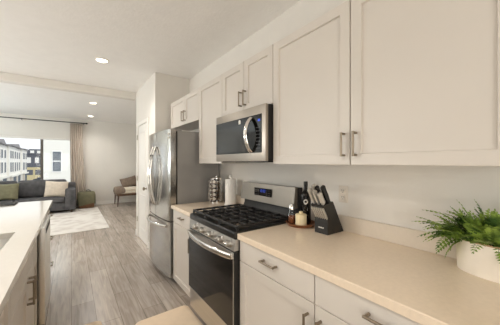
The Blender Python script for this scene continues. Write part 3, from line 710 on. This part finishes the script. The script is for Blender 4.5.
b.loft(loops); b.build('draped_throw', 'olive', t, True)
b = MB(); b.tube([(.36, 8.9, .485), (.37, 8.9, .535), (.42, 8.9, .55), (.46, 8.9, .52), (.47, 8.9, .48)], .011, 8); b.build('handle', 'rubber', t, True)

# bench with cushions behind the pantry corner
t = thing('accent_chair', 'dark wood framed lounge chair with cream seat, partly behind the pantry', 'chair', (1.55, 8.75, 0))
ax0, ax1, ay0, ay1 = 1.13, 1.95, 8.45, 9.15
b = MB(); b.box(ax0, ax1, ay0, ay0+.045, .33, .395, .008); b.box(ax0, ax1, ay1-.045, ay1, .33, .395, .008); b.box(ax0, ax0+.045, ay0+.045, ay1-.045, .33, .395, .004); b.box(ax1-.045, ax1, ay0+.045, ay1-.045, .33, .395, .004); b.box(ax0+.045, ax1-.045, ay0+.045, ay1-.045, .35, .38)
b.build('seat_frame', 'darkwood', t)
for x in (ax0+.04, ax1-.04):
    for y in (ay0+.03, ay1-.03): MB().tube([(x, y, .329), (x+(.02 if x > 1.5 else -.02), y, .001)], [.024, .015], 12).build('leg', 'darkwood', t, True)
MB().box(ax0+.02, ax1-.02, ay0+.0, ay1-.06, .396, .47, .03, 4).build('lower_cushion', 'cream', t, True)
MB().box(ax0+.03, ax1-.03, ay0+.01, ay1-.06, .472, .565, .035, 4).build('seat_cushion', 'cream', t, True)
b = MB(); b.prism([(ay1-.06, .396), (ay1-.02, .396), (ay1+.06, .79), (ay1+.02, .79)], 'x', ax0+.33, ax1); b.build('backrest', 'darkwood', t)
b = MB(); rows = []
for j, (yy, hh) in enumerate(((ay0-.03, .40), (ay0-.025, .5), (ay0+.03, .585), (ay0+.2, .6), (ay0+.4, .6), (ay1-.12, .6))):
    rows.append([(ax0-.055+.012*sin(j*2), yy, min(hh, .42)+.02*sin(j*3)), (ax0-.04, yy, hh-.02), (ax0+.01, yy, hh+.015*sin(j*2.3)), (ax0+.1, yy+.01*sin(j), hh+.01), (ax0+.22+.03*sin(j*1.7), yy, hh+.005),
                 (ax0+.22+.03*sin(j*1.7), yy+.001, hh-.008), (ax0+.1, yy+.012, hh-.006), (ax0+.012, yy+.012, hh-.012), (ax0-.028, yy+.012, hh-.03), (ax0-.043+.012*sin(j*2), yy+.012, min(hh, .42)+.02*sin(j*3))])
b.loft(rows); o = b.build('throw_blanket', 'taupe', smooth=True); tag(o, 'taupe knitted throw draped over the end of the lounge chair', 'blanket'); md = o.modifiers.new('s', 'SUBSURF'); md.levels = 2; md.render_levels = 2
o = cushion(.5, .34, .16).build('throw_pillow', 'taupe', smooth=True, local=True); o.location = (1.6, 8.95, .575); o.rotation_euler = (radians(-24), radians(-14), 0); tag(o, 'taupe pillow leaning against the back of the lounge chair', 'pillow')

# ------------------------------------------------------------------ recessed ceiling lights
def downlight(x, y, label, e):
    t = thing('recessed_light', label, 'ceiling light', (x, y, CH-.012), 'recessed ceiling lights')
    b = MB(); b.lathe([(.062, .0115), (.085, .0115), (.086, .006), (.066, 0), (.062, .004), (.062, .0115)], (x, y, CH-.012), 32); b.build('trim_ring', 'trim', t, True)
    b = MB(); b.lathe([(0, .0115), (.0615, .0115), (.0615, .005), (0, .004)], (x, y, CH-.012), 32); b.build('lens', 'lamp', t, True)
    l = bpy.data.lights.new('downlight', 'SPOT'); l.energy = e; l.color = (1, .95, .89); l.spot_size = radians(150); l.spot_blend = .8; l.shadow_soft_size = .06
    o = bpy.data.objects.new('downlight', l); o.location = (x, y, CH-.03); COL.objects.link(o)
downlight(.32, 3.71, 'glowing recessed light in the kitchen ceiling near the fridge', 40)
downlight(.39, 6.5, 'recessed light just past the dropped header in the living room', 55)
downlight(.45, 8.4, 'recessed light in the living room ceiling near the curtain rod', 45)
downlight(-.95, 2.2, 'added recessed light, out of view above the island sink', 62)  # unseen fixture added to even the light on upper and lower cabinets
downlight(-.95, .5, 'added recessed light, out of view above the near end of the island', 62)  # second added fixture out of view, also fills the cabinet fronts

# ------------------------------------------------------------------ outdoors
GZ = -3.2
struct(MB().box(-60, 60, 9.6, 160, GZ-.3, GZ).build('ground', 'asphalt'))
nb = thing('neighbour_building', 'cream sided neighbouring building with one window, close outside', 'building', (.5, 23, GZ))
MB().box(-1.57, 8, 22, 27, GZ+.001, 8, .01).build('wall', 'siding', nb)
f = MB().box(-1.13, -.55, 21.95, 21.999, .68, 2.2, .01).build('window', 'trim', nb)
MB().box(-1.07, -.61, 21.93, 21.949, 1.5, 2.13).build('pane', 'pane', f); MB().box(-1.07, -.61, 21.93, 21.949, .75, 1.42).build('pane', 'pane', f)
ys = (40, 46.2, 52.4, 58.6, 64.8, 71)
lab = ('cream townhouse nearest the window in the row', 'second cream townhouse in the row across the street', 'third cream townhouse along the row across the street', 'fourth cream townhouse along the row across the street', 'fifth cream townhouse at the far end of the row')
for i in range(5):
    y0, y1 = ys[i]+.02, ys[i+1]-.02
    t = thing('townhouse', lab[i], 'house', (-11.8, (y0+y1)/2, GZ), 'cream townhouses across the street')
    MB().box(-16, -7.8-.25*(i % 2), y0, y1, GZ+.001, 3.9).build('wall', 'stucco', t)
    xf = -7.8-.25*(i % 2)
    b = MB(); b.prism([(xf+.45, 3.92), (xf+.45, 4.05), (-12, 4.75), (-16.4, 4.05), (-16.4, 3.92)], 'y', y0+.01, y1-.01); b.build('roof', 'roof', t)
    if i in (1, 3): b = MB(); b.prism([(y0+.6, 3.95), (y1-2, 3.95), ((y0+y1)/2-.7, 4.7)], 'x', -11, xf+.3); b.build('gable', 'roof', t)
    for z0, z1 in ((-.15, 1.35), (2.0, 3.2)):
        for q in (.16, .42, .75):
            yc = y0+(y1-y0)*q; fr = MB().box(xf+.001, xf+.06, yc-.55, yc+.55, z0-.08, z1+.08).build('window', 'trim', t)
            MB().box(xf+.061, xf+.08, yc-.46, yc+.46, z0, z1).build('pane', 'pane', fr)
    MB().box(xf+.001, xf+.35, y0+.1, y1-.1, -.95, -.7).build('ledge', 'siding', t)
    for q in (.25, .75):
        yc = y0+(y1-y0)*q; MB().box(xf+.001, xf+.05, yc-1.15, yc+1.15, GZ+.01, -1.0).build('garage_door', 'garage' if q < .5 else 'pane', t)
t = thing('grey_house', 'slate grey house with a straw coloured lower floor at the street end', 'house', (-6, 79, GZ))
MB().box(-8.6, -2, 76, 84, .2, 3.3).build('upper_wall', 'siding_grey', t)
MB().box(-8.6, -2, 76.02, 84, GZ+.001, .199).build('lower_wall', 'siding_yellow', t)
b = MB(); b.prism([(-8.9, 3.3), (-7.9, 4.45), (-2.7, 4.45), (-1.7, 3.3)], 'y', 75.7, 84.3); b.build('roof', 'siding_grey', t)
for x, z0, z1 in ((-8, 1.2, 2.5), (-6.6, 1.2, 2.5), (-5.2, 1.2, 2.5), (-7.4, 3.5, 4.1), (-6.2, 3.5, 4.1)):
    yf = 75.66 if z0 > 3 else 75.96
    MB().box(x-.35, x+.35, yf-.04, yf, z0, z1).build('window', 'trim', t)
for x in (-7.9, -6.3): MB().box(x-.6, x+.6, 75.98, 76.015, -1.6, -.4).build('window', 'siding_grey', t)
def car(x, y, rz, paint, label):
    t = thing('parked_car', label, 'car', (x, y, GZ), 'cars parked by the townhouses', rz=rz)
    def sec(X, w, zb, zt): return [(X, -w, zb), (X, w, zb), (X, w, zt-.12), (X, w*.9, zt), (X, -w*.9, zt), (X, -w, zt-.12)]
    MB().loft([sec(-2.2, .78, .35, .75), sec(-2.0, .88, .25, .92), (sec(-.9, .9, .22, .98)), sec(.8, .9, .22, .98), sec(1.9, .88, .25, .9), sec(2.2, .76, .35, .72)]).build('body', paint, t, local=True)
    MB().loft([[(-1.75, -.78, .97), (-1.75, .78, .97), (1.05, .78, .97), (1.05, -.78, .97)], [(-1.2, -.62, 1.42), (-1.2, .62, 1.42), (.35, .62, 1.42), (.35, -.62, 1.42)]]).build('cabin_glass', 'carpane', t, local=True)
    MB().box(-1.25, .4, -.65, .65, 1.421, 1.46, .02).build('roof_panel', paint, t, local=True)
    for wx in (-1.35, 1.35):
        for wy in (-.8, .8): MB().cyl((wx, wy-.1, .33), (wx, wy+.1, .33), .33, seg=18).build('wheel', 'rubber', t, True, local=True)
for i, (x, y, rz, p, l) in enumerate(((-4.8, 44.5, .12, 'carblue', 'blue car parked in front of the nearest townhouse'), (-4.6, 49.5, .1, 'cargrey', 'dark grey car parked between the two blue cars'), (-4.7, 55, 0, 'carblue', 'second blue car in the parked row, before the dark cars'), (-4.5, 60.5, .1, 'cargrey', 'dark car parked fourth along the townhouse row'), (-4.4, 66, .1, 'carblue', 'blue car parked fifth along, near the far townhouse'), (-4.2, 71, .3, 'cargrey', 'dark car parked last, before the grey house'))):
    car(x, y, rz, p, l)
